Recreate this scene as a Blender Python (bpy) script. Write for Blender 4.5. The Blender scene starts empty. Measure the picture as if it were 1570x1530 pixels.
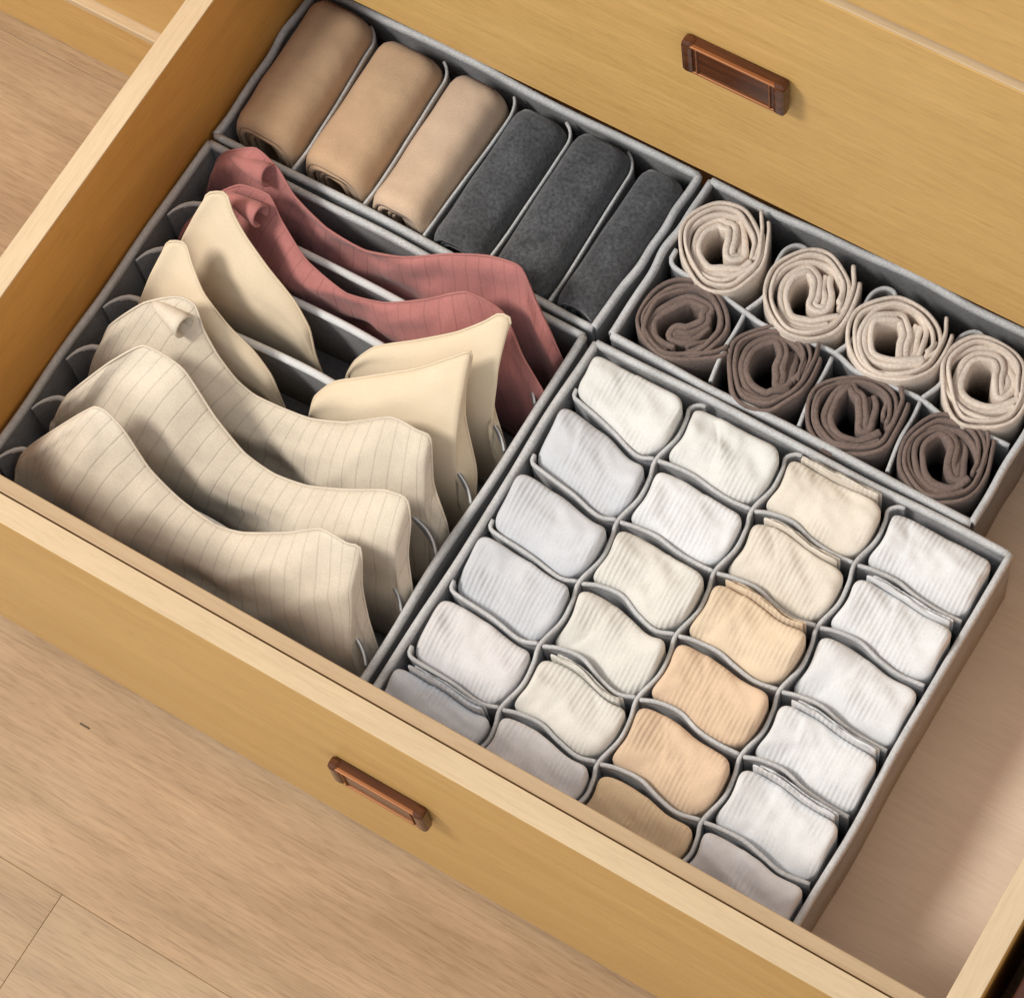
import bpy, bmesh, math, random
from mathutils import Vector, Matrix, noise as mnoise
random.seed(7)
scn = bpy.context.scene
COL = scn.collection
ZR = 23.6                      # rim height of the organizers above the floor (cm)
# ---------------------------------------------------------------- camera
CAM = Vector((84.36, -32.71, 173.31))          # cm, z measured from the organizer rims
ROT = Matrix(((0.8491263776, -0.4538920567, 0.2701229270),
              (0.5192164158, 0.8111553372, -0.2691492756),
              (-0.0969469357, 0.3687940074, 0.9244415999)))
FPX = 4303.4366
cd = bpy.data.cameras.new('camera')
cam = bpy.data.objects.new('camera', cd); COL.objects.link(cam)
cam.matrix_world = Matrix.Translation(Vector((CAM.x, CAM.y, CAM.z + ZR)) * 0.01) @ ROT.to_4x4()
cd.sensor_fit = 'HORIZONTAL'; cd.sensor_width = 36.0; cd.lens = FPX / 1570.0 * 36.0
cd.clip_start = 0.05; cd.clip_end = 50
scn.camera = cam
# ---------------------------------------------------------------- light
w = bpy.data.worlds.new('World'); scn.world = w; w.use_nodes = True
w.node_tree.nodes['Background'].inputs[0].default_value = (0.92, 0.96, 1.0, 1)
w.node_tree.nodes['Background'].inputs[1].default_value = 0.9
def area(name, loc, target, size, power, col):
    l = bpy.data.lights.new(name, 'AREA'); l.energy = power; l.size = size; l.shape = 'DISK'; l.color = col
    o = bpy.data.objects.new(name, l); COL.objects.link(o)
    o.location = loc
    o.rotation_euler = (Vector(target) - Vector(loc)).to_track_quat('-Z', 'Y').to_euler()
    return o
area('key_lamp', (0.35 - 1.28, 0.15 - 0.95, 0.24 + 1.95), (0.35, 0.15, 0.24), 0.58, 47, (1.0, 0.955, 0.89))
scn.view_settings.view_transform = 'Standard'
scn.view_settings.look = 'None'
scn.view_settings.exposure = 0.08
scn.view_settings.gamma = 1.0
scn.render.engine = 'CYCLES'

# ---------------------------------------------------------------- helpers
def pix(u, v, z):
    """photo pixel -> point (cm) on the horizontal plane z above the rims"""
    d = ROT @ Vector(((u - 785) / FPX, -(v - 765) / FPX, -1.0))
    t = (z - CAM.z) / d.z
    return CAM + d * t

def thing(name, loc, label, cat, group=None):
    o = bpy.data.objects.new(name, None); COL.objects.link(o)
    o.empty_display_size = 0.01
    o.location = (loc[0] * .01, loc[1] * .01, (loc[2] + ZR) * .01)
    o['cm'] = [float(c) for c in loc]
    o['label'] = label; o['category'] = cat
    if group: o['group'] = group
    return o

def origin(parent):
    if parent is None: return Vector((0, 0, -ZR))
    o = parent
    while o.parent: o = o.parent
    return Vector(o['cm'])

def build(name, vs, fs, mat, parent=None, smooth=True, uv=None, auto=None):
    """one mesh object from cm coordinates; local to the root thing's origin"""
    og = origin(parent)
    me = bpy.data.meshes.new(name)
    me.from_pydata([((v[0] - og.x) * .01, (v[1] - og.y) * .01, (v[2] - og.z) * .01) for v in vs], [], fs)
    bm = bmesh.new(); bm.from_mesh(me)
    bmesh.ops.recalc_face_normals(bm, faces=bm.faces)
    bm.to_mesh(me); bm.free()
    if uv is not None:
        lay = me.uv_layers.new(name='UVMap')
        for l in me.loops: lay.data[l.index].uv = uv[l.vertex_index]
    me.materials.append(mat)
    for p in me.polygons: p.use_smooth = smooth
    o = bpy.data.objects.new(name, me); COL.objects.link(o)
    if parent is not None:
        o.parent = parent
    return o

def bev(o, w, seg=2, ang=35):
    m = o.modifiers.new('bevel', 'BEVEL'); m.width = w * .01; m.segments = seg; m.limit_method = 'ANGLE'
    m.angle_limit = math.radians(ang)
    for p in o.data.polygons: p.use_smooth = False
    return o

def box(name, x0, x1, y0, y1, z0, z1, mat, parent, bevel=0.12):
    vs = [(x, y, z) for x in (x0, x1) for y in (y0, y1) for z in (z0, z1)]
    fs = [(0, 1, 3, 2), (4, 6, 7, 5), (0, 4, 5, 1), (2, 3, 7, 6), (0, 2, 6, 4), (1, 5, 7, 3)]
    o = build(name, vs, fs, mat, parent, False)
    if bevel: bev(o, bevel)
    return o

def crom(P, n):
    """Catmull-Rom through the points, resampled to n points by arc length"""
    P = [Vector(p) for p in P]
    Q = [P[0] * 2 - P[1]] + P + [P[-1] * 2 - P[-2]]
    out = []
    for i in range(1, len(Q) - 2):
        for k in range(16):
            t = k / 16
            a, b, c, d = Q[i - 1], Q[i], Q[i + 1], Q[i + 2]
            out.append(.5 * ((2 * b) + (c - a) * t + (2 * a - 5 * b + 4 * c - d) * t * t + (3 * b - a - 3 * c + d) * t ** 3))
    out.append(P[-1])
    L = [0]
    for a, b in zip(out, out[1:]): L.append(L[-1] + (b - a).length)
    res = []; j = 0
    for i in range(n):
        s = L[-1] * i / (n - 1)
        while j < len(L) - 2 and L[j + 1] < s: j += 1
        t = (s - L[j]) / max(1e-9, L[j + 1] - L[j])
        res.append(out[j].lerp(out[j + 1], min(1, t)))
    return res

def poly(P, n):
    L = [0]
    for a, b in zip(P, P[1:]): L.append(L[-1] + (b - a).length)
    res = []; j = 0
    for i in range(n):
        s = L[-1] * i / (n - 1)
        while j < len(L) - 2 and L[j + 1] < s: j += 1
        res.append(P[j].lerp(P[j + 1], min(1, (s - L[j]) / max(1e-9, L[j + 1] - L[j]))))
    return res

def sweep_data(path, prof, dz=None, wf=None):
    """sweep a closed profile [(n, z)] along a plan path [(x, y)]; returns verts, faces"""
    n = len(path); m = len(prof); vs = []; fs = []
    for i in range(n):
        a = path[max(0, i - 1)]; b = path[min(n - 1, i + 1)]
        t = Vector((b[0] - a[0], b[1] - a[1])); t.normalize()
        nx, ny = -t.y, t.x
        zo = dz(i / (n - 1)) if dz else 0
        wk = wf(i / (n - 1)) if wf else 1
        for (k, z) in prof:
            k = k * wk
            vs.append((path[i][0] + nx * k, path[i][1] + ny * k, z + (zo if z > -4 else 0)))
    for i in range(n - 1):
        for j in range(m):
            j2 = (j + 1) % m
            fs.append((i * m + j, i * m + j2, (i + 1) * m + j2, (i + 1) * m + j))
    fs.append(tuple(range(m))); fs.append(tuple(range((n - 1) * m, n * m)))
    return vs, fs

def wall_prof(t, z0, z1):
    return [(-t / 2, z0), (-t / 2, z1 - t * .4), (-t * .25, z1), (t * .25, z1), (t / 2, z1 - t * .4), (t / 2, z0)]

def bind_prof(t, z0, z1):
    c = min(t, z1 - z0) * .3
    return [(-t / 2, z0 + c), (-t / 2, z1 - c), (-t / 2 + c, z1), (t / 2 - c, z1), (t / 2, z1 - c), (t / 2, z0 + c), (t / 2 - c, z0), (-t / 2 + c, z0)]

def vnoise(seed):
    r = random.Random(seed)
    ph = [(r.uniform(0, 6.28), r.uniform(.6, 1.4)) for _ in range(4)]
    return lambda s: sum(math.sin(s * 6.28 * (k + 1) * f * .8 + p) / (k + 1.3) for k, (p, f) in enumerate(ph)) * .5

# ---------------------------------------------------------------- materials
def mat_base(name):
    m = bpy.data.materials.new(name); m.use_nodes = True
    nt = m.node_tree; b = nt.nodes['Principled BSDF']
    return m, nt, b
def N(nt, t, **kw):
    n = nt.nodes.new(t)
    for k, v in kw.items(): setattr(n, k, v)
    return n
def ramp(nt, stops):
    r = N(nt, 'ShaderNodeValToRGB'); e = r.color_ramp.elements
    while len(e) < len(stops): e.new(.5)
    for x, (p, c) in zip(e, stops):
        x.position = p; x.color = (*c, 1) if len(c) == 3 else c
    return r
def mapping(nt, scale, coord='Object', rand=True):
    tc = N(nt, 'ShaderNodeTexCoord'); mp = N(nt, 'ShaderNodeMapping')
    mp.inputs['Scale'].default_value = scale
    nt.links.new(tc.outputs[coord], mp.inputs['Vector'])
    if rand:
        oi = N(nt, 'ShaderNodeObjectInfo'); mu = N(nt, 'ShaderNodeMath', operation='MULTIPLY'); mu.inputs[1].default_value = 37.0
        nt.links.new(oi.outputs['Random'], mu.inputs[0]); nt.links.new(mu.outputs[0], mp.inputs['Location'])
    return mp
def noise(nt, vec, scale, detail=4, rough=.55, dist=0):
    n = N(nt, 'ShaderNodeTexNoise'); n.inputs['Scale'].default_value = scale; n.inputs['Detail'].default_value = detail
    n.inputs['Roughness'].default_value = rough; n.inputs['Distortion'].default_value = dist
    nt.links.new(vec.outputs[0], n.inputs['Vector']); return n
def mix(nt, fac, a, b, mode='MIX'):
    m = N(nt, 'ShaderNodeMix', data_type='RGBA', blend_type=mode)
    for sock, v in ((m.inputs[0], fac), (m.inputs[6], a), (m.inputs[7], b)):
        if hasattr(v, 'links'): nt.links.new(v, sock)
        elif isinstance(v, tuple): sock.default_value = (*v, 1)
        else: sock.default_value = v
    return m.outputs[2]
def bump(nt, b, h, strength, dist=.001, chain=None):
    n = N(nt, 'ShaderNodeBump'); n.inputs['Strength'].default_value = strength; n.inputs['Distance'].default_value = dist
    nt.links.new(h, n.inputs['Height'])
    if chain: nt.links.new(chain.outputs[0], n.inputs['Normal'])
    nt.links.new(n.outputs[0], b.inputs['Normal']); return n

def wood(name, c_lo, c_hi, axis, rough=.45, streak=.5, fig=3.0, vary=False):
    m, nt, b = mat_base(name)
    def sc(l, t): return tuple(l if i == axis else t for i in range(3))
    m1 = mapping(nt, sc(1.3, 9)); n1 = noise(nt, m1, fig, 5, .6, .7)
    m2 = mapping(nt, sc(9, 170)); n2 = noise(nt, m2, 2.0, 4, .65)
    m3 = mapping(nt, sc(34, 420)); n3 = noise(nt, m3, 1.6, 2, .5)
    r1 = ramp(nt, [(.3, c_lo), (.7, c_hi)]); nt.links.new(n1.outputs[0], r1.inputs[0])
    r2 = ramp(nt, [(.32, (.72, .69, .64)), (.62, (1.04, 1.03, 1.02))]); nt.links.new(n2.outputs[0], r2.inputs[0])
    r3 = ramp(nt, [(.36, (.62, .55, .48)), (.47, (1, 1, 1))]); nt.links.new(n3.outputs[0], r3.inputs[0])
    c = mix(nt, streak, r1.outputs[0], r2.outputs[0], 'MULTIPLY')
    c = mix(nt, streak * .6, c, r3.outputs[0], 'MULTIPLY')
    if vary:
        oi = N(nt, 'ShaderNodeObjectInfo'); rv = ramp(nt, [(0, (.9, .89, .87)), (1, (1.06, 1.05, 1.04))]); nt.links.new(oi.outputs['Random'], rv.inputs[0])
        c = mix(nt, 1.0, c, rv.outputs[0], 'MULTIPLY')
        mb = mapping(nt, (2.2, 4, 4)); nb = noise(nt, mb, 1.6, 2); rb = ramp(nt, [(.35, (.9, .84, .78)), (.65, (1.05, 1.06, 1.06))]); nt.links.new(nb.outputs[0], rb.inputs[0])
        c = mix(nt, 1.0, c, rb.outputs[0], 'MULTIPLY')
    nt.links.new(c, b.inputs['Base Color'])
    rr = ramp(nt, [(.3, (rough - .08,) * 3), (.7, (rough + .1,) * 3)]); nt.links.new(n2.outputs[0], rr.inputs[0])
    nt.links.new(rr.outputs[0], b.inputs['Roughness'])
    b.inputs['Specular IOR Level'].default_value = .35
    bump(nt, b, n2.outputs[0], .12, .0006)
    return m

def fabric(name, col, weave=900, var=.12, rough=.95, bumpy=.35, speck=0.0, rib=None, crease=.25, sheen=.15):
    """woven or knitted cloth; rib = (period cm, dark, use_uv, masked)"""
    m, nt, b = mat_base(name)
    mp = mapping(nt, (1, 1, 1))
    n1 = noise(nt, mp, 45, 4, .6); n2 = noise(nt, mp, weave, 2, .6); n3 = noise(nt, mp, 16, 3, .5)
    lo = tuple(c * (1 - var) for c in col); hi = tuple(min(1, c * (1 + var * .6)) for c in col)
    r1 = ramp(nt, [(.3, lo), (.7, hi)]); nt.links.new(n1.outputs[0], r1.inputs[0]); c = r1.outputs[0]
    r2 = ramp(nt, [(.3, (.80 - speck,) * 3), (.68, (1.05 + speck,) * 3)]); nt.links.new(n2.outputs[0], r2.inputs[0])
    c = mix(nt, .6, c, r2.outputs[0], 'MULTIPLY')
    h = n2.outputs[0]
    bp = bump(nt, b, h, bumpy, .0006)
    if crease: bp = bump(nt, b, n3.outputs[0], crease, .006, bp)
    if rib:
        per, dark, use_uv, masked = rib
        if use_uv:
            tc = N(nt, 'ShaderNodeUVMap'); src = tc.outputs[0]; k = 1.0 / per
        else:
            tc = N(nt, 'ShaderNodeTexCoord'); src = tc.outputs['Object']; k = 100.0 / per
        sp = N(nt, 'ShaderNodeSeparateXYZ'); nt.links.new(src, sp.inputs[0])
        wob = N(nt, 'ShaderNodeMath', operation='MULTIPLY_ADD'); nt.links.new(n3.outputs[0], wob.inputs[0])
        wob.inputs[1].default_value = .55
        mu = N(nt, 'ShaderNodeMath', operation='MULTIPLY'); mu.inputs[1].default_value = k; nt.links.new(sp.outputs[0], mu.inputs[0])
        nt.links.new(mu.outputs[0], wob.inputs[2])
        pp = N(nt, 'ShaderNodeMath', operation='PINGPONG'); pp.inputs[1].default_value = .5; nt.links.new(wob.outputs[0], pp.inputs[0])
        edge = (.0, .075) if use_uv else (.06, .42)
        g = ramp(nt, [(edge[0], (0, 0, 0)), (edge[1], (1, 1, 1))]); nt.links.new(pp.outputs[0], g.inputs[0])
        gout = g.outputs[0]
        if masked:
            nm = noise(nt, mp, 30, 2, .5); rm = ramp(nt, [(.42, (0, 0, 0)), (.6, (1, 1, 1))]); nt.links.new(nm.outputs[0], rm.inputs[0])
            gout = mix(nt, rm.outputs[0], (1., 1., 1.), gout)
        dk = mix(nt, gout, tuple(1 - dark for _ in range(3)), (1., 1., 1.))
        c = mix(nt, 1.0, c, dk, 'MULTIPLY')
        bp = bump(nt, b, gout, .3 if use_uv else .42, .001, bp)
    nt.links.new(c, b.inputs['Base Color'])
    b.inputs['Roughness'].default_value = rough
    b.inputs['Specular IOR Level'].default_value = .15
    b.inputs['Sheen Weight'].default_value = sheen
    b.inputs['Sheen Roughness'].default_value = .6
    return m

def gloss(name, col, rough=.22):
    m, nt, b = mat_base(name)
    mp = mapping(nt, (6, 60, 60)); n = noise(nt, mp, 3, 3)
    r = ramp(nt, [(.35, tuple(c * .7 for c in col)), (.65, tuple(c * 1.25 for c in col))]); nt.links.new(n.outputs[0], r.inputs[0])
    nt.links.new(r.outputs[0], b.inputs['Base Color'])
    b.inputs['Roughness'].default_value = rough; b.inputs['Specular IOR Level'].default_value = .3; b.inputs['Coat Weight'].default_value = .1; b.inputs['Coat Roughness'].default_value = .12
    return m

W_FACE = wood('yellow_beech_veneer', (.545, .325, .105), (.625, .388, .137), 0, .42, .34)
W_SIDE = wood('amber_side_veneer', (.62, .285, .058), (.70, .345, .08), 1, .5, .3)
W_EDGEX = wood('pale_edge_along_front', (.53, .385, .225), (.585, .435, .265), 0, .5, .25)
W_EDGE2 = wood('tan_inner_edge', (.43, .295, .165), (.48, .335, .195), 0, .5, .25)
W_EDGEY = wood('pale_edge_along_side', (.60, .445, .275), (.665, .505, .32), 1, .5, .25)
W_BOT = wood('drawer_bottom_board', (.70, .60, .485), (.76, .655, .535), 0, .55, .2)
W_FLOOR = wood('laminate_floor', (.355, .24, .14), (.46, .32, .192), 0, .45, .6, 2.2, True)
W_DARK = wood('carcass_wood', (.40, .22, .07), (.48, .27, .09), 0, .5, .4)
M_DARKRED = wood('added_board_dark_red', (.10, .035, .02), (.14, .05, .03), 1, .5, .5)
COPPER, nt_, b_ = mat_base('copper_rim')
b_.inputs['Base Color'].default_value = (.36, .15, .065, 1); b_.inputs['Metallic'].default_value = .75; b_.inputs['Roughness'].default_value = .32
HANDLE = gloss('bronze_brown_gloss', (.085, .027, .010), .2)
F_WALL = fabric('grey_nonwoven', (.19, .19, .195), 480, .18, .95, .8, .1, crease=.3)
F_WALL_L = fabric('light_grey_nonwoven', (.34, .34, .35), 480, .18, .95, .8, .1, crease=.3)
F_BIND = fabric('pale_grey_binding', (.56, .56, .56), 520, .14, .9, .9, .08, crease=.3)
F_BINDW = fabric('white_binding', (.68, .68, .675), 700, .08, .9, .3, crease=.1)
F_TAN = [fabric('tan_jersey_%d' % i, c, 1100, .07, .9, .35, crease=.8) for i, c in enumerate(((.53, .345, .205), (.55, .365, .22), (.63, .455, .315)))]
F_CHAR = fabric('charcoal_wool', (.068, .070, .075), 380, .35, .95, .9, .6, crease=.6, sheen=.3)
F_OAT = fabric('oatmeal_knit', (.74, .63, .53), 520, .14, .95, .7, .06, crease=.35)
F_COCOA = fabric('cocoa_knit', (.20, .143, .12), 480, .2, .95, .8, .14, crease=.35)
F_PINK = fabric('dusty_rose_rib', (.44, .172, .155), 900, .12, .9, .3, rib=(.95, .16, True, False), crease=.4)
F_NUDE = fabric('smooth_nude', (.74, .605, .43), 2000, .04, .7, .08, crease=.08)
F_RIB = [fabric('ribbed_beige_%d' % i, c, 1000, .08, .9, .3, rib=(.95, .17, True, False), crease=.5)
         for i, c in enumerate(((.68, .585, .46), (.70, .605, .48), (.72, .625, .50)))]
SOCKC = dict(white=(.77, .77, .77), offwhite=(.75, .74, .705), grey=(.62, .63, .655), lilac=(.72, .70, .70), cream=(.76, .69, .59),
             ivory=(.74, .71, .65), peach=(.78, .625, .45), apricot=(.745, .55, .38), tan=(.70, .52, .33))
F_SOCK = {k: fabric('sock_' + k, c, 1300, .05, .95, .25, rib=(.34, .12, False, True), crease=.6) for k, c in SOCKC.items()}
M_NICK = fabric('dark_nick', (.11, .075, .05))

# ---------------------------------------------------------------- floor
floor = bpy.data.objects.new('floor', None); COL.objects.link(floor)
floor['kind'] = 'structure'; floor['cm'] = [0., 0., -ZR]
PW = 19.2
rows = []
y = -18.0 - PW * 9
while y < 120: rows.append(y); y += PW
for i, y0 in enumerate(rows):
    off = 14.2 if abs(y0 + PW + 18.0) < .1 else 14.2 + (i * 47.3 + 31) % 121
    x = off - 121.0 * 2
    while x < 260:
        box('plank', x + .012, x + 121 - .012, y0 + .008, y0 + PW - .008, -ZR - 1.2, -ZR, W_FLOOR, floor, .04)
        x += 121.0
nk = pix(130, 1113, -ZR)
box('nick', nk.x - .45, nk.x + .45, nk.y - .06, nk.y + .09, -ZR - .05, -ZR + .03, M_NICK, floor, .02)
# sub-floor under the joints
box('subfloor', -240, 300, -200, 130, -ZR - 2.4, -ZR - 1.25, W_DARK, floor, 0)

# ---------------------------------------------------------------- chest of drawers
YC = 40.15
chest = thing('drawer_chest', (20, 70, -ZR), 'yellow wooden chest carcass with a low kick board along the floor', 'chest')
box('kick_board', -110, -2.6, 41.0, 43.0, -ZR, -14.9, W_FACE, chest, .1)
box('ledge_strip', -110, -2.6, 40.95, 44.0, -14.88, -14.1, W_EDGEX, chest, .1)
box('partition_panel', -2.5, -2.0, 42.2, 92, -ZR, 120, W_DARK, chest, .05)
box('side_panel', 80.2, 82, 42.2, 92, -ZR, 120, W_DARK, chest, .05)
box('back_panel', -110, 82, 92.05, 93, -ZR, 120, W_DARK, chest, .05)
box('side_panel', -112, -110.05, 42.2, 93, -ZR, 120, W_DARK, chest, .05)
box('shelf', -1.95, 80.15, 44, 92, 13.2, 14.4, W_DARK, chest, .05)

def handle(parent, x0, x1, yf, z0, z1):
    """bar pull on the face at y = yf"""
    d = .85
    h = box('handle', x0 + .3, x1 - .3, yf - d + .1, yf - .005, z0 + .12, z1 - .12, HANDLE, parent, .08)
    for a, b_ in ((z0 + .1, z0 + .3), (z1 - .3, z1 - .1)):
        box('frame_bar', x0 + .5, x1 - .5, yf - d - .04, yf - d + .3, a, b_, COPPER, h, .09)
    for a, b_ in ((x0, x0 + .85), (x1 - .85, x1)):
        box('end_cap', a, b_, yf - d - .1, yf - .004, z0, z1, HANDLE, h, .28)
    for a in (x0 + 1.0, x1 - 1.1):
        box('frame_bar', a, a + .1, yf - d - .03, yf - d + .3, z0 + .3, z1 - .3, COPPER, h, .04)
    return h

dr = thing('closed_drawer', (40, YC, 11.2), 'closed yellow wooden drawer front with brown handle above the open drawer', 'drawer')
box('front_panel', -1.8, 79.8, YC, YC + 1.8, 11.2, 38.6, W_FACE, dr, .12)
box('edge_band', -1.8, 79.8, YC + .03, YC + 1.8, 38.61, 38.75, W_EDGEX, dr, .04)
box('drawer_tray', 1, 77, YC + 1.82, 88, 14.45, 34, W_DARK, dr, .05)
handle(dr, 35.5, 42.6, YC, 25.15, 28.4)
dr = thing('closed_drawer', (40, YC + .35, 39.0), 'closed yellow wooden drawer front above the pale gap line', 'drawer')
box('front_panel', -1.8, 79.8, YC + .35, YC + 2.2, 39.0, 66, W_FACE, dr, .12)
dr = thing('closed_drawer', (-40, 41.6, -14), 'closed yellow wooden drawer front above the kick board', 'drawer')
box('front_panel', -109, -2.6, 41.75, 43.6, -14.05, 22, W_FACE, dr, .12)

# ---------------------------------------------------------------- open drawer
od = thing('open_drawer', (37.5, 20, -22.3), 'open yellow wooden drawer full of grey fabric organizers', 'drawer')
HD = 11.0
fp = box('front_panel', -3.2, 78.6, -2.78, -1.13, -22.3, HD - .14, W_FACE, od, .1)
box('top_edge', -3.2, 78.6, -2.78, -1.13, HD - .135, HD, W_EDGEX, fp, .06)
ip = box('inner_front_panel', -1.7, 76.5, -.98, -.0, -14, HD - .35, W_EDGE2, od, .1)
sl = box('side_panel', -1.72, 0, .03, 84, -14, HD - .14, W_SIDE, od, .06)
box('top_edge', -1.72, 0, .03, 84, HD - .135, HD, W_EDGEY, sl, .05)
sr = box('side_panel', 74.95, 76.65, .03, 84, -14, HD - .14, W_SIDE, od, .06)
box('top_edge', 74.95, 76.65, .03, 84, HD - .135, HD, W_EDGEY, sr, .05)
box('bottom_panel', .02, 74.93, .02, 83.9, -9.4, -8.4, W_BOT, od, 0)
box('back_panel', .02, 74.93, 82.5, 83.9, -8.38, 6, W_SIDE, od, .05)
NB = thing('added_dark_board', (88, 20, -ZR), 'dark reddish-brown board added to darken the gap beside the open drawer', 'added_board')  # added board, makes the gap and corner beside the drawer dark
box('board', 78.1, 98, .5, 39.0, -ZR, 8.5, M_DARKRED, NB, .15)
handle(od, 32.2, 39.65, -2.78, -5.4, -1.9)

# ---------------------------------------------------------------- organizers
ZB = -8.3
def strip(name, path, parent, mat, z0, z1, t=.3, bind=None, bt=.5, bh=.55, seed=0, dz=.12, n=None, bname='edge_binding', bow=0, wf=None):
    n = n or 40
    P = crom([(*p, 0) for p in path], n)
    if bow:
        f = vnoise(seed + 99); P = [Vector((p.x, p.y, 0)) for p in P]
        a = P[0]; b = P[-1]; t_ = (b - a).normalized(); nn = Vector((-t_.y, t_.x, 0))
        P = [p + nn * bow * f(i / (n - 1)) * math.sin(math.pi * i / (n - 1)) for i, p in enumerate(P)]
    f = vnoise(seed); g = lambda s: f(s) * dz
    vs, fs = sweep_data(P, wall_prof(t, z0, z1), g)
    o = bev(build(name, vs, fs, mat, parent), .02, 1, 60)
    for p in o.data.polygons: p.use_smooth = True
    if bind:
        vs, fs = sweep_data(P, bind_prof(bt, z1 - bh, z1 + .06), g, wf)
        build(bname, vs, fs, bind, o)
    return o

def organizer(corners, label, seed, wall=F_WALL, group='grey fabric organizers in the open drawer'):
    cx = sum(c[0] for c in corners) / 4; cy = sum(c[1] for c in corners) / 4
    o = thing('drawer_organizer', (cx, cy, ZB), label, 'organizer', group)
    c = corners
    build('base', [(p[0], p[1], z) for z in (ZB + .02, ZB + .3) for p in c],
          [(3, 2, 1, 0), (4, 5, 6, 7)] + [(i, (i + 1) % 4, 4 + (i + 1) % 4, 4 + i) for i in range(4)], wall, o, False)
    for i in range(4):
        a = Vector(c[i]); b = Vector(c[(i + 1) % 4]); d = (b - a).normalized()
        a2 = a + d * .02; b2 = b - d * .02
        strip('wall', [a2, a2.lerp(b2, .33), a2.lerp(b2, .67), b2], o, wall, ZB + .3, 0, .36, F_BIND, .48, .7, seed + i, .2, 48, 'rim_binding', .26)
    return o

# corners counter-clockwise from front left (centre lines of the walls)
OB = organizer([(.45, .5), (31.75, .5), (31.75, 30.4), (.55, 30.5)], 'grey organizer holding the bras behind slim white-edged dividers', 10)
O6 = organizer([(.5, 31.25), (32.0, 31.25), (32.5, 44.85), (.42, 45.05)], 'grey organizer holding tan and charcoal rolls beside the drawer side', 20)
O8 = organizer([(33.35, 31.4), (61.0, 31.1), (60.9, 45.0), (33.4, 44.9)], 'grey organizer holding oatmeal and brown rolled knits', 30)
OS = organizer([(32.75, .5), (64.15, .5), (64.2, 30.4), (32.75, 30.35)], 'grey organizer of wavy cells holding folded socks', 40, F_WALL_L)

# bra dividers with hooked ends
YD = [26.3, 22.3, 18.0, 13.6, 9.2, 4.8]
BOW = [.4, 1.0, 1.2, 1.7, 1.9, 1.7]
for k, yd in enumerate(YD):
    j = random.uniform(-.15, .15)
    strip('divider', [(.95, yd - 1.9 + j), (1.25, yd - 1.05), (2.0, yd - .25), (3.2, yd), (9, yd + .62 * BOW[k]), (16.5, yd + BOW[k]), (23.5, yd + .6 * BOW[k]), (28.2, yd),
                      (29.6, yd - .35), (30.6, yd - .95), (31.3, yd - 1.7)], OB, F_WALL, ZB + .35, -.5, .28, F_BINDW, .55, .45, 60 + k, .15, 64, wf=lambda q: .34 + .66 * min(1, max(0, min((q + .0) / .16, (.86 - q) / .08))))
# roll dividers
XD = [(6.9, 6.4), (12.85, 12.6), (17.9, 18.2), (22.85, 22.95), (28.2, 28.0)]
for k, (xa, xb) in enumerate(XD):
    hk = random.choice((-.9, -.7, -.8)) if k != 2 else -.5
    strip('divider', [(xa, 31.6), (xa + .1, 34), ((xa + xb) / 2 + .12, 38), (xb + .12, 41.8), (xb + .05, 43.0), (xb + hk * .4, 43.75), (xb + hk, 44.15)],
          O6, F_WALL, ZB + .35, -.35, .16, F_BIND, .22, .4, 80 + k, .12, 48)
# eight-cell dividers
strip('divider', [(33.9, 39.2), (34.0, 38.3), (34.9, 37.9), (37.6, 37.75), (40.4, 37.35), (42, 37.1), (44.4, 37.35), (47.1, 37.65), (49, 37.15), (51, 37.2),
                  (53.7, 37.45), (56, 37.0), (58.4, 37.2), (60.5, 37.3)], O8, F_WALL, ZB + .35, -.3, .2, F_BIND, .3, .45, 90, .12, 80)
for k, x in enumerate((40.4, 47.2, 53.9)):
    strip('divider', [(x + .5, 31.75), (x + .15, 34), (x + .1, 36), (x, 37.22)], O8, F_WALL, ZB + .35, -.34, .18, F_BIND, .26, .45, 91 + k, .1, 24)
    strip('divider', [(x, 37.55), (x + .55, 39.2), (x + .1, 41.2), (x + .05, 42.6), (x + .55, 43.4), (x + 1.25, 43.55), (x + 1.75, 43.1)], O8, F_WALL, ZB + .35, -.3, .22,
          F_BIND, .26, .45, 95 + k, .1, 40)
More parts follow.
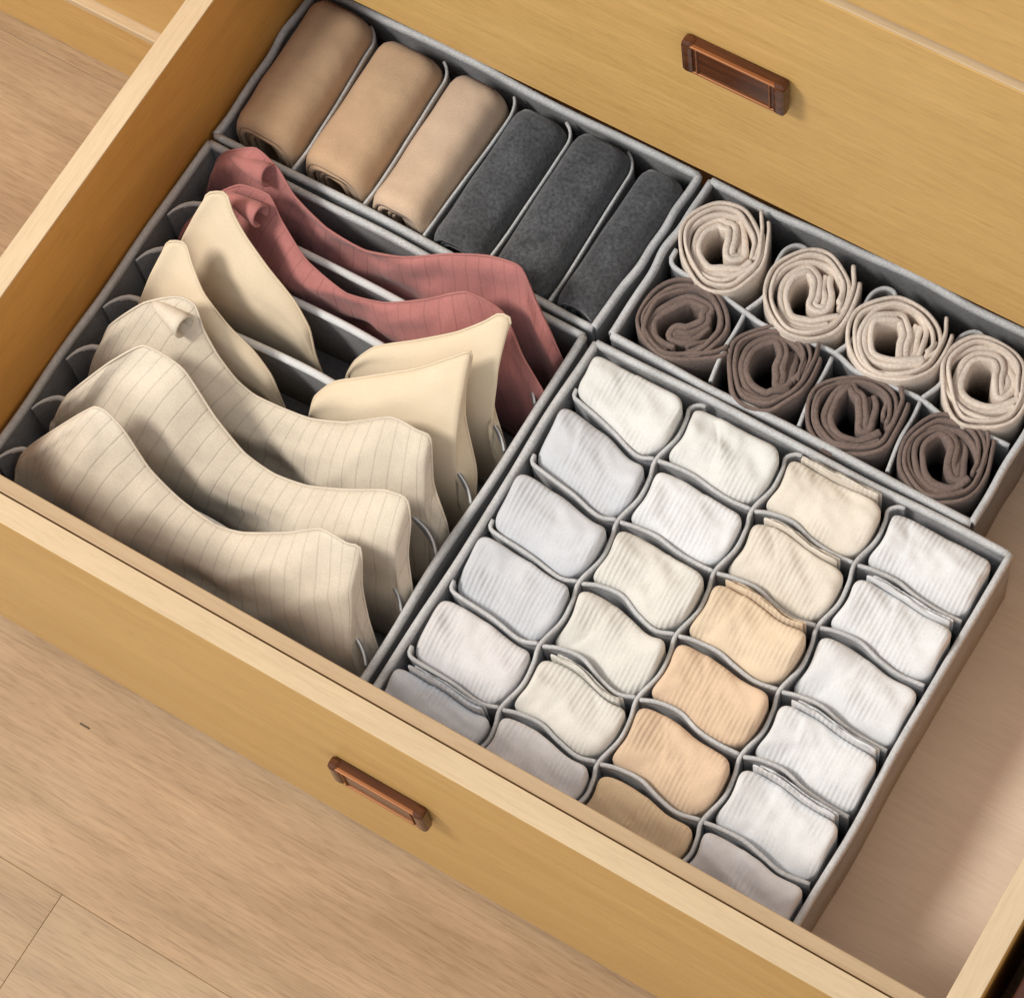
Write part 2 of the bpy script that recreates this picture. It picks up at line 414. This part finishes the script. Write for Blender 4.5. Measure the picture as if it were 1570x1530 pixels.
# sock dividers: long ones front to back, cross ones in waves
LONG = []; CROSS = {}
XL = [40.6, 48.0, 55.7]; YX = [25.0, 20.0, 15.0, 10.0, 5.0]
for k, x in enumerate(XL):
    pts = [(x - .25, .95)]
    ys = [.95] + YX[::-1] + [29.9]
    for a, b in zip(ys, ys[1:]):
        pts += [(x + .42, a + (b - a) * .4), (x + .3, a + (b - a) * .72)]
        if b < 29: pts.append((x, b))
    pts += [(x + .1, 29.3), (x + .55, 29.85), (x + 1.0, 29.95)]
    LONG.append([(p.y, p.x) for p in crom([(*q, 0) for q in pts], 140)])
    strip('divider', pts, OS, F_WALL_L, ZB + .35, -.25, .2, F_BIND, .26, .4, 110 + k, .12, 140)
for r, y in enumerate(YX):
    xs = [33.2] + XL + [63.75]
    dl = [1.1, .6, .2, .25, .0][r]
    for c in range(4):
        a, b = xs[c], xs[c + 1]; rr = random.Random(r * 7 + c)
        A = rr.uniform(.2, .6); B = rr.uniform(-.42, -.05)
        if c == 0: P = [(a + .05, y + dl + .75), (a + .2, y + dl + .2), (a + .9, y + dl), (a + 3.6, y + dl * .5 - .1), (a + 6, y - .35), (b - .16, y)]
        else: P = [(a + .16, y), (a + 1.3, y + A * .75), (a + 2.9, y + A), (a + 4.4, y + A * .2 + B * .3), (a + 6.0, y + B), (b - .16, y - (.15 if c == 3 else 0))]
        CROSS[r, c] = [(p.x, p.y) for p in crom([(*q, 0) for q in P], 60)]
        strip('divider', P, OS, F_WALL_L, ZB + .35, -.32, .2, F_BIND, .26, .4, 130 + r * 4 + c, .1, 36)

# ---------------------------------------------------------------- rolled clothes lying in the six-cell organizer
def lying_roll(cx, rx, y0, y1, ztop, rz, mat, label, grp, seed, turns=5.0, lay=.385, lean=0):
    rd = random.Random(seed); f = vnoise(seed); g = vnoise(seed + 5)
    root = thing('rolled_garment', (cx, (y0 + y1) / 2, ztop - 2 * rz), label, 'clothes', grp)
    NT, NY = int(40 * turns), 26; th = .34
    vs = []; zc = ztop - rz
    a0 = math.radians(-70 + rd.uniform(-15, 15))
    for i in range(NT + 1):
        a = a0 + 2 * math.pi * turns * i / NT
        sh = lay * turns * i / NT
        for side in (0, 1):
            d = sh + side * th
            for j in range(NY + 1):
                s = j / NY; e = min(s, 1 - s) * (y1 - y0)
                rnd = 1 - .10 * max(0, 1 - e / .9) ** 2
                ins = .09 * (i / NT) * turns + .22 * f(i / NT * 2)     # layers step in at the ends
                yy = y0 + ins + (y1 - y0 - 2 * ins) * s
                c_, s_ = math.cos(a), math.sin(a)
                q = (abs(c_) ** 3.5 + abs(s_) ** 3.5) ** (-1 / 3.5)
                k = 1 + .025 * g(s + i / NT)
                vs.append((cx + lean * (s - .5) + (rx - d) * q * c_ * rnd * k, yy, zc + (rz - d) * q * s_ * rnd * k + .1 * f(s * 1.3) + .16 * mnoise.noise(Vector((c_ * 1.1, yy * .3, seed)))))
    fs = []; M = NY + 1
    def ix(i, sd, j): return (i * 2 + sd) * M + j
    for i in range(NT):
        for j in range(NY):
            fs.append((ix(i, 0, j), ix(i + 1, 0, j), ix(i + 1, 0, j + 1), ix(i, 0, j + 1)))
            fs.append((ix(i, 1, j), ix(i, 1, j + 1), ix(i + 1, 1, j + 1), ix(i + 1, 1, j)))
        for j in (0, NY): fs.append((ix(i, 0, j), ix(i, 1, j), ix(i + 1, 1, j), ix(i + 1, 0, j)))
    for i in (0, NT):
        for j in range(NY): fs.append((ix(i, 0, j), ix(i, 0, j + 1), ix(i, 1, j + 1), ix(i, 1, j)))
    build('cloth', vs, fs, mat, root)
    return root
RG = 'rolled garments lying in the long organizer'
lying_roll(3.72, 2.95, 32.2, 43.9, 1.9, 4.7, F_TAN[0], 'brown-tan rolled garment against the drawer side', RG, 1, lean=-.35)
lying_roll(9.75, 2.97, 32.1, 43.6, 1.6, 4.6, F_TAN[1], 'mid-tan rolled garment between the brown-tan and the pale beige roll', RG, 2, lean=-.2)
lying_roll(15.4, 2.54, 31.9, 43.5, 1.5, 4.6, F_TAN[2], 'pale beige rolled garment next to a charcoal roll', RG, 3)
lying_roll(20.45, 2.47, 31.8, 43.6, .9, 4.3, F_CHAR, 'charcoal wool roll next to the pale beige roll', RG, 4, lean=.1)
lying_roll(25.5, 2.58, 31.7, 43.7, 1.3, 4.5, F_CHAR, 'charcoal wool roll between two other charcoal rolls', RG, 5)
lying_roll(30.25, 1.97, 31.8, 43.5, 1.0, 4.3, F_CHAR, 'charcoal wool roll next to the oatmeal knits', RG, 6, turns=4.0, lay=.385, lean=.25)

# ---------------------------------------------------------------- rolled knits standing in the eight-cell organizer
def standing_roll(cx, cy, R, rot, mat, label, grp, seed, ztop, tail=1.0):
    rd = random.Random(seed)
    root = thing('rolled_knit', (cx, cy, ZB + .35), label, 'clothes', grp)
    ang = math.radians(28 + rot)
    k = R / 2.95
    paths = [
        ([(3.35, 1.9 * tail), (3.15, .6), (2.45, -1.3), (1.4, -2.4), (-.1, -2.8), (-1.8, -2.25), (-2.75, -.3), (-2.25, 1.75), (-.4, 2.8), (1.4, 2.45), (2.4, 1.2), (2.45, -.1), (2.0, -1.2)], .36),
        ([(2.75, .55), (2.1, -1.35), (1.1, -2.2), (-.2, -2.36), (-1.6, -1.8), (-2.32, -.2), (-1.85, 1.6), (-.4, 2.38), (1.15, 2.1), (1.98, 1.1), (2.02, .1), (1.75, -.8)], .34),
        ([(1.9, -1.55), (.9, -1.9), (-.3, -1.95), (-1.4, -1.4), (-1.92, -.1), (-1.5, 1.35), (-.4, 1.98), (.6, 1.75), (.98, 1.05), (.9, .15), (.72, -.6), (.95, -1.1), (1.35, -.9),
          (1.5, -.1), (1.55, .9), (1.45, 1.7)], .56)]
    for li, (pp, th) in enumerate(paths):
        f = vnoise(seed * 11 + li); fb = vnoise(seed * 13 + li)
        sk = rd.uniform(.92, 1.08)
        sx_ = rd.uniform(-.45, -.05); sy_ = rd.uniform(-.25, .3)
        if li == 2: pp = [(a + (sx_ if q > 6 else (.22 if a < 0 else -.1)), b + (sy_ if q > 7 else 0)) for q, (a, b) in enumerate(pp)]
        P0 = crom([(a * k * sk + rd.uniform(-.17, .17), b * k / sk + rd.uniform(-.17, .17), 0) for a, b in pp], 110)
        for lay in ((-1, 1), (.3,), (-1, 1))[li]:
            fw = vnoise(seed * 17 + li * 3 + lay); pts = []
            for i, p in enumerate(P0):
                a = P0[max(0, i - 1)]; b = P0[min(109, i + 1)]; d = (b - a).normalized()
                t = i / 109
                o = lay * (.155 + .10 * (fw(t * 1.3) + .5)) * (1 - .4 * max(0, (t - .93) / .07)) + .05 * mnoise.noise(Vector((t * 14, seed, li + lay * .3)))
                x = p.x - d.y * o; y = p.y + d.x * o
                pts.append((cx + x * math.cos(ang) - y * math.sin(ang), cy + x * math.sin(ang) + y * math.cos(ang)))
            c0 = rd.randint(0, 6) if lay > 0 else 0
            pts = pts[c0:110 - rd.randint(0, 2)]
            zt = ztop - .12 * li; tk = th * (.8, 1.0, .8)[li]
            prof = [(-tk / 2, ZB + .4), (-tk / 2, zt - .13), (-tk * .36, zt - .04), (-tk * .1, zt), (tk * .1, zt), (tk * .36, zt - .04), (tk / 2, zt - .13), (tk / 2, ZB + .4)]
            g = lambda q, f=f, li=li, lay=lay: .3 * f(q + .3) - (.5 * q * q if li == 2 else .15 * q) - .1 * (lay > 0) + .08 * mnoise.noise(Vector((q * 9, seed, li * 2 + lay)))
            vs, fs = sweep_data(pts, prof, g, lambda q: 1 + .2 * fb(q * 1.5))
            build('fabric_layer', vs, fs, mat, root)
    return root
KG1 = 'oatmeal rolled knits'; KG2 = 'cocoa brown rolled knits'
w1 = ['oatmeal rolled knit next to the charcoal rolls', 'oatmeal rolled knit, second from the charcoal rolls',
      'oatmeal rolled knit, third from the charcoal rolls', 'oatmeal rolled knit farthest from the charcoal rolls']
w2 = ['cocoa brown rolled knit at the corner of the bra organizer, its flap folded in', 'cocoa brown rolled knit, second from the bra organizer',
      'cocoa brown rolled knit, third from the bra organizer', 'cocoa brown rolled knit farthest from the bra organizer']
for i, (x, y) in enumerate(((36.75, 40.75), (43.7, 40.3), (50.3, 40.2), (57.1, 40.3))):
    standing_roll(x, y, 3.08, (8, 0, -6, 4)[i], F_OAT, w1[i], KG1, 200 + i, .55)
for i, (x, y) in enumerate(((37.0, 34.6), (43.9, 34.5), (50.5, 34.3), (57.3, 34.2))):
    standing_roll(x, y, 2.95, (-60, -4, 3, 6)[i], F_COCOA, w2[i], KG2, 220 + i, .15)

# ---------------------------------------------------------------- folded socks
def at(tab, x):
    if x <= tab[0][0]: return tab[0][1]
    for (a, u), (b, v) in zip(tab, tab[1:]):
        if a <= x <= b: return u + (v - u) * (x - a) / max(1e-6, b - a)
    return tab[-1][1]
LONG = [sorted(t) for t in LONG]
def cell(c, r, gb):
    """bounds of a cell as functions, following the wavy dividers"""
    xl = (lambda y: 33.15) if c == 0 else (lambda y: at(LONG[c - 1], y) + .2)
    xr = (lambda y: 63.75) if c == 3 else (lambda y: at(LONG[c], min(y, 29.2)) - .2)
    if r == 0: yb = lambda x: 29.95 - gb
    else:
        T_ = CROSS[r - 1, c]; m_ = sum(p[1] for p in T_) / len(T_)
        yb = lambda x: min(at(T_, x) - .18, .5 * at(T_, x) + .5 * m_ - .2) - gb
    yf = (lambda x: .85) if r == 5 else (lambda x: at(CROSS[r, c], x) + .18)
    return xl, xr, yf, yb
def sock(c, r, zt, mat, label, grp, seed, extra):
    rd = random.Random(seed)
    root = thing('folded_sock', (CX[c], CY[r], ZB + .35), label, 'sock', grp)
    def block(name, bounds, zt, zb, sad, arch, tilt, par, seed, nP=88, nexp=5.5, R=.5, shrink=(0, 0)):
        xl, xr, yf, yb = bounds; xm = (xl(CY[r]) + xr(CY[r])) / 2
        f = vnoise(seed); g = vnoise(seed + 3)
        x0 = rd.uniform(-.55, -.05); sl = rd.uniform(-.25, .35); st = rd.uniform(.1, .24)
        vs = []; fs = []
        prof = [(1, zb), (1, zb + .4 * (zt - R - zb)), (1, zb + .75 * (zt - R - zb)), (1, zt - R)]
        for q in range(1, 6):
            an = q / 5 * math.pi / 2; prof.append((1 - .17 * (1 - math.cos(an)), zt - R + R * math.sin(an)))
        sc0 = prof[-1][0]
        for q in range(1, 20): prof.append((sc0 * (1 - q / 19.5), zt))
        for ri, (s, z) in enumerate(prof):
            for i in range(nP):
                t = 2 * math.pi * i / nP; cc, d = math.cos(t), math.sin(t)
                qn = (abs(cc) ** nexp + abs(d) ** nexp) ** (-1 / nexp)
                X = s * cc * qn; Y = s * d * qn
                top = max(0, (z - (zt - 2.2)) / 2.2)
                dzv = top * (sad * X * X * (.55 + .45 * Y) - arch * Y * Y - tilt * (1 - Y) * .5 + .16 * f(X * .45 + .3 * Y) + .12 * g(Y * .5 + X * .2))
                dzv += top * (.17 * mnoise.noise(Vector((X * 2.2, Y * 1.4, seed * 1.7))) + .09 * mnoise.noise(Vector((X * 5, Y * 2.2, seed * 2.3))))
                e = (X - x0 + sl * Y) / .07; e = max(0, min(1, e)); dzv += top * st * (e * e * (3 - 2 * e)) * (1 if X > -2 else 0)
                # place inside the cell
                Yc = yf(xm) + (yb(xm) - yf(xm)) * (Y + 1) / 2
                xa, xb = xl(Yc), xr(Yc); pin = .05 * (1 - Y * Y)
                xx = xa + (xb - xa) * (X * (1 - pin) * (1 - shrink[0]) + 1) / 2
                ya, yb_ = yf(xx), yb(xx)
                yy = ya + (yb_ - ya) * (Y + 1) / 2
                vs.append((xx, yy, z + dzv))
        nr = len(prof)
        for a in range(nr - 1):
            for i in range(nP):
                i2 = (i + 1) % nP
                fs.append((a * nP + i, a * nP + i2, (a + 1) * nP + i2, (a + 1) * nP + i))
        fs.append(tuple(range(nP))[::-1]); fs.append(tuple(range((nr - 1) * nP, nr * nP)))
        return build(name, vs, fs, mat, par)
    gb = .62 if extra else rd.uniform(.15, .5)
    bd = cell(c, r, gb)
    fold = block('fold', bd, zt, ZB + .4, .8 + rd.uniform(-.45, .5), .5 + rd.uniform(-.15, .25), .8 + rd.uniform(-.55, .55), root, seed)
    if extra:
        b2 = cell(c, r, .1); yb = b2[3]; by = bd[3]
        sh = rd.uniform(.15, .5)
        block('cuff_layer', (lambda y: bd[0](y) + .5, lambda y: bd[1](y) - sh, lambda x: by(x) + .03, lambda x: by(x) + .26), zt + .12, ZB + .4, .3, .1, .1, root, seed + 50, 48, 4, .12, (.06, 0))
        block('cuff_layer', (lambda y: bd[0](y) + .9, lambda y: bd[1](y) - sh + .12, lambda x: by(x) + .29, lambda x: by(x) + .46), zt - .1, ZB + .4, .25, .1, .1, root, seed + 60, 48, 4, .1, (.06, 0))
    return root
colors = [['offwhite', 'grey', 'grey', 'grey', 'lilac', 'grey'],
          ['offwhite', 'white', 'ivory', 'ivory', 'ivory', 'lilac'],
          ['cream', 'cream', 'peach', 'apricot', 'apricot', 'tan'],
          ['white', 'white', 'white', 'white', 'white', 'lilac']]
words = dict(offwhite='off-white', white='white', grey='pale grey', lilac='lilac-grey', ivory='ivory', cream='cream', peach='peach', apricot='apricot', tan='tan')
colw = ['column beside the bras', 'second column from the bras', 'third column from the bras', 'column beside bare drawer floor']
roww = ['row nearest the rolled knits', 'second row from the rolled knits', 'third row from the rolled knits', 'third row from the drawer front', 'second row from the drawer front', 'row against the drawer front']
CX = [36.85, 44.35, 51.95, 59.75]; CY = [27.75, 22.75, 17.7, 12.7, 7.7, 2.85]
for c in range(4):
    for r in range(6):
        k = colors[c][r]; rd = random.Random(c * 10 + r)
        ex = 1 if (c, r) in ((3, 1), (3, 3), (3, 4), (2, 0), (2, 1), (2, 2), (0, 5), (1, 4)) else 0
        sock(c, r, .38 + rd.uniform(-.32, .28), F_SOCK[k], 'folded %s sock, %s, %s' % (words[k], colw[c], roww[r]), 'folded socks in the wavy cells', 300 + c * 10 + r, ex)

# ---------------------------------------------------------------- bras standing and leaning back in their cells
def bowx(x): return math.exp(-((x - 16.5) / 7.5) ** 2)
def bra(pts, yb, bulge, mat, label, grp, seed, bow=0, thick=.22):
    wr = .35 if mat is F_NUDE else (1.9 if mat is F_PINK else 1.25)
    T = [pix(*p) for p in pts]
    Tl = crom(T, 130)
    Tc = [p.lerp(q, .45) for p, q in zip(Tl, poly(T, 130))]
    kz = [p.z for p in Tc]; h_ = len(Tc) // 2
    iL = max(range(h_), key=lambda i: kz[i]); iR = max(range(h_, len(Tc)), key=lambda i: kz[i])
    XLp, XRp = Tc[iL].x, Tc[iR].x
    root = thing('bra', (16.2, yb, ZB + .35), label, 'bra', grp)
    NV = 26; vs = []; uv = []; f = vnoise(seed); acc = 0
    for i, t in enumerate(Tc):
        if i: acc += max(abs(t.x - Tc[i - 1].x), .3 * (t - Tc[i - 1]).length)
        s = i / (len(Tc) - 1)
        if i <= iL: xb = 1.7 + .8 * i / max(1, iL)
        elif i >= iR: xb = 30.6 + .4 * (i - iR) / max(1, len(Tc) - 1 - iR)
        else: xb = 2.5 + 28.1 * (t.x - XLp) / (XRp - XLp)
        xb = max(1.7, min(31.0, xb))
        h = (t.z + 2) / 8.0; h = max(0, min(1.1, h))
        cup = bulge * h + .35
        P0 = t
        bw = .85 * bow * bowx(xb)
        P2 = Vector((xb, yb + bw + .25 * f(s), ZB + .8))
        P1 = Vector((t.x * .6 + xb * .4, yb + bw - .25 - .5 * h, t.z * .72 + cup - .9))
        e_ = max(0, min(1, min(t.x - XLp, XRp - t.x) / 6.0)) if iL < i < iR else 0
        mid = (P0 + P2) * .5 + Vector((0, -.5, .9))
        P1 = mid.lerp(P1, .48 + .52 * e_ * e_ * (3 - 2 * e_))
        for j in range(NV + 1):
            v = j / NV
            p = P0 * (1 - v) ** 2 + P1 * 2 * v * (1 - v) + P2 * v * v
            n = .10 * f(s * 2 + v * 1.7) * math.sin(math.pi * min(1, v * 1.2))
            w_ = math.sin(math.pi * min(.5, v * 1.5))
            n += w_ * wr * (.42 * mnoise.noise(Vector((p.x * .16, v * 1.6, seed))) + .34 * (.3 - abs(mnoise.noise(Vector((p.x * .2 + v * 1.5, v * 1.2 - p.x * .05, seed + 4.))))) + .10 * mnoise.noise(Vector((p.x * .55, v * 3.5, seed + 9.)))) - w_ * wr * .5 * math.exp(-((p.x - 17.5) / 2.2) ** 2) * math.exp(-((v - .68) / .13) ** 2)
            vs.append((p.x + .0, p.y - n, p.z + n)); uv.append((acc, v * 12))
    fs = []
    for i in range(len(Tc) - 1):
        for j in range(NV):
            a = i * (NV + 1) + j; fs.append((a, a + NV + 1, a + NV + 2, a + 1))
    o = build('cups', vs, fs, mat, root, True, uv)
    m = o.modifiers.new('solid', 'SOLIDIFY'); m.thickness = thick * .01; m.offset = -1
    # stitched edge along the top
    vs = []; fs = []; K = 6; r = thick * .62
    for i, t in enumerate(Tc):
        a = Tc[max(0, i - 1)]; b = Tc[min(len(Tc) - 1, i + 1)]; d = (b - a).normalized()
        e1 = d.cross(Vector((0, -.5, .85))).normalized(); e2 = d.cross(e1)
        for q in range(K):
            an = 2 * math.pi * q / K; p = t + e1 * math.cos(an) * r + e2 * math.sin(an) * r
            vs.append(p)
    for i in range(len(Tc) - 1):
        for q in range(K):
            q2 = (q + 1) % K; fs.append((i * K + q, i * K + q2, (i + 1) * K + q2, (i + 1) * K + q))
    build('edge_seam', vs, fs, mat, o, True, [(0.5, 0)] * len(vs))
    return root, o

def curl(parent, u, v, z, direction, R, L, mat):
    """a strap end rolled into an open tube"""
    c = pix(u, v, z); d = Vector(direction).normalized()
    e1 = d.cross(Vector((0, 0, 1))).normalized(); e2 = e1.cross(d)
    vs = []; fs = []; K = 18; M = 7
    for i in range(M):
        for q in range(K):
            an = math.radians(-60 + 300 * q / (K - 1)); rr = R * (1 - .25 * q / K) * (.12 + .88 * (i / (M - 1)) ** .7)
            vs.append(c + d * (L * i / (M - 1)) + e1 * math.cos(an) * rr + e2 * math.sin(an) * rr)
    for i in range(M - 1):
        for q in range(K - 1):
            fs.append((i * K + q, i * K + q + 1, (i + 1) * K + q + 1, (i + 1) * K + q))
    o = build('strap_fold', vs, fs, mat, parent, True, [(.5, 0)] * len(vs))
    m = o.modifiers.new('solid', 'SOLIDIFY'); m.thickness = .0018; m.offset = 0
    return o
BG = 'bras between the dividers'
DATA = [
 ([(322, 285, -2), (332, 248, 0), (348, 233, 2), (392, 228, 4), (425, 258, 3.5), (452, 302, 2.2), (500, 350, 1.2), (560, 385, 1), (620, 395, 1.6), (690, 390, 3.4), (750, 393, 4.5),
   (798, 410, 5), (822, 465, 3), (850, 525, 1), (866, 560, -1.5)], 28.0, 1.2, F_PINK, 'dusty rose ribbed bra leaning on the long roll organizer'),
 ([(272, 372, -2), (285, 345, 0), (330, 300, 3), (368, 284, 4.2), (412, 300, 4), (432, 340, 2.6), (470, 400, 1.4), (530, 450, .8), (590, 465, 1), (650, 460, 2.8), (715, 448, 4.8),
   (770, 478, 4.2), (800, 545, 2.0), (832, 600, 0), (838, 625, -2)], 24.0, 1.2, F_PINK, 'dusty rose ribbed bra beside the smooth nude bras'),
 ([(284, 398, -2), (292, 370, 1), (308, 325, 4.5), (318, 297, 6), (346, 296, 6), (356, 325, 5.2), (376, 362, 4.2), (410, 410, 3), (450, 460, 1.4), (474, 503, -.2), (484, 545, -2.5),
   (502, 590, -5), (526, 590, -3.5), (534, 570, -1.5), (546, 552, .4), (576, 532, 1.8), (640, 522, 3), (700, 510, 4.5), (742, 494, 5.6), (766, 481, 6.2), (784, 490, 6),
   (772, 520, 4.6), (758, 580, 2.5), (757, 625, .5), (776, 690, -2), (772, 722, -3)], 19.9, 1.7, F_NUDE, 'smooth nude bra with strap tips, next to the dusty rose bras'),
 ([(222, 462, -2), (228, 438, 1), (246, 395, 4.5), (258, 371, 6), (284, 373, 6), (294, 405, 5.2), (312, 450, 4.2), (350, 500, 3), (390, 540, 1.4), (416, 576, -.2), (431, 612, -2.5),
   (450, 655, -5), (470, 655, -3.5), (475, 635, -1.5), (483, 608, .4), (512, 586, 1.8), (562, 578, 3), (640, 565, 4.5), (696, 547, 5.8), (722, 539, 6.2),
   (722, 560, 5.2), (714, 590, 4.0), (713, 640, 2.2), (730, 720, -1), (728, 780, -3)], 15.7, 1.7, F_NUDE, 'smooth nude bra next to the ribbed beige bras'),
 ([(147, 575, -2), (150, 545, 0), (168, 500, 3.4), (220, 465, 5.4), (270, 455, 6), (298, 466, 5.8), (312, 505, 4.6), (334, 545, 3), (362, 582, 1.6), (390, 606, .8), (430, 625, .5), (475, 642, .8),
   (530, 648, 2.2), (600, 640, 4.6), (640, 660, 5), (660, 671, 4.8), (664, 740, 1.8), (684, 800, -.6), (690, 830, -2.5)], 11.4, 1.3, F_RIB[0], 'ribbed beige bra next to the smooth nude bras'),
 ([(82, 665, -2), (86, 638, 0), (104, 606, 2.6), (168, 556, 5.4), (221, 530, 6.2), (280, 565, 5.6), (330, 640, 3), (375, 695, 1.3), (420, 727, .6), (470, 745, .8), (530, 751, 2.6), (590, 752, 4.8),
   (624, 765, 5), (629, 800, 3.6), (625, 850, 1.6), (632, 905, -.8), (636, 930, -2.5)], 7.0, 1.3, F_RIB[1], 'ribbed beige bra between two other ribbed beige bras'),
 ([(24, 722, -2), (32, 700, -.5), (52, 680, 1), (145, 624, 6), (186, 655, 5.4), (230, 720, 3), (276, 766, 1.5), (330, 805, .7), (372, 817, .6), (440, 817, 2.5), (492, 811, 5), (530, 832, 5.2),
   (553, 841, 5), (555, 900, 2.4), (565, 950, .2), (582, 1002, -2.5)], 2.4, 1.3, F_RIB[2], 'ribbed beige bra against the drawer front'),
]
for i, (pts, yb, bl, mt, lab) in enumerate(DATA):
    root, o = bra(pts, yb, bl, mt, lab, BG, 500 + i, (0, .4, .9, 1.0, 1.4, 1.6, .3)[i], thick=.14)
    if i == 0: curl(o, 355, 242, 2.6, (1, -.05, .25), .85, 3.6, mt)
    if i == 1: curl(o, 345, 297, 3.4, (1, -.1, .12), .9, 3.4, mt)
    if i == 4: curl(o, 235, 464, 5.4, (1, -.15, .05), .9, 3.0, mt)
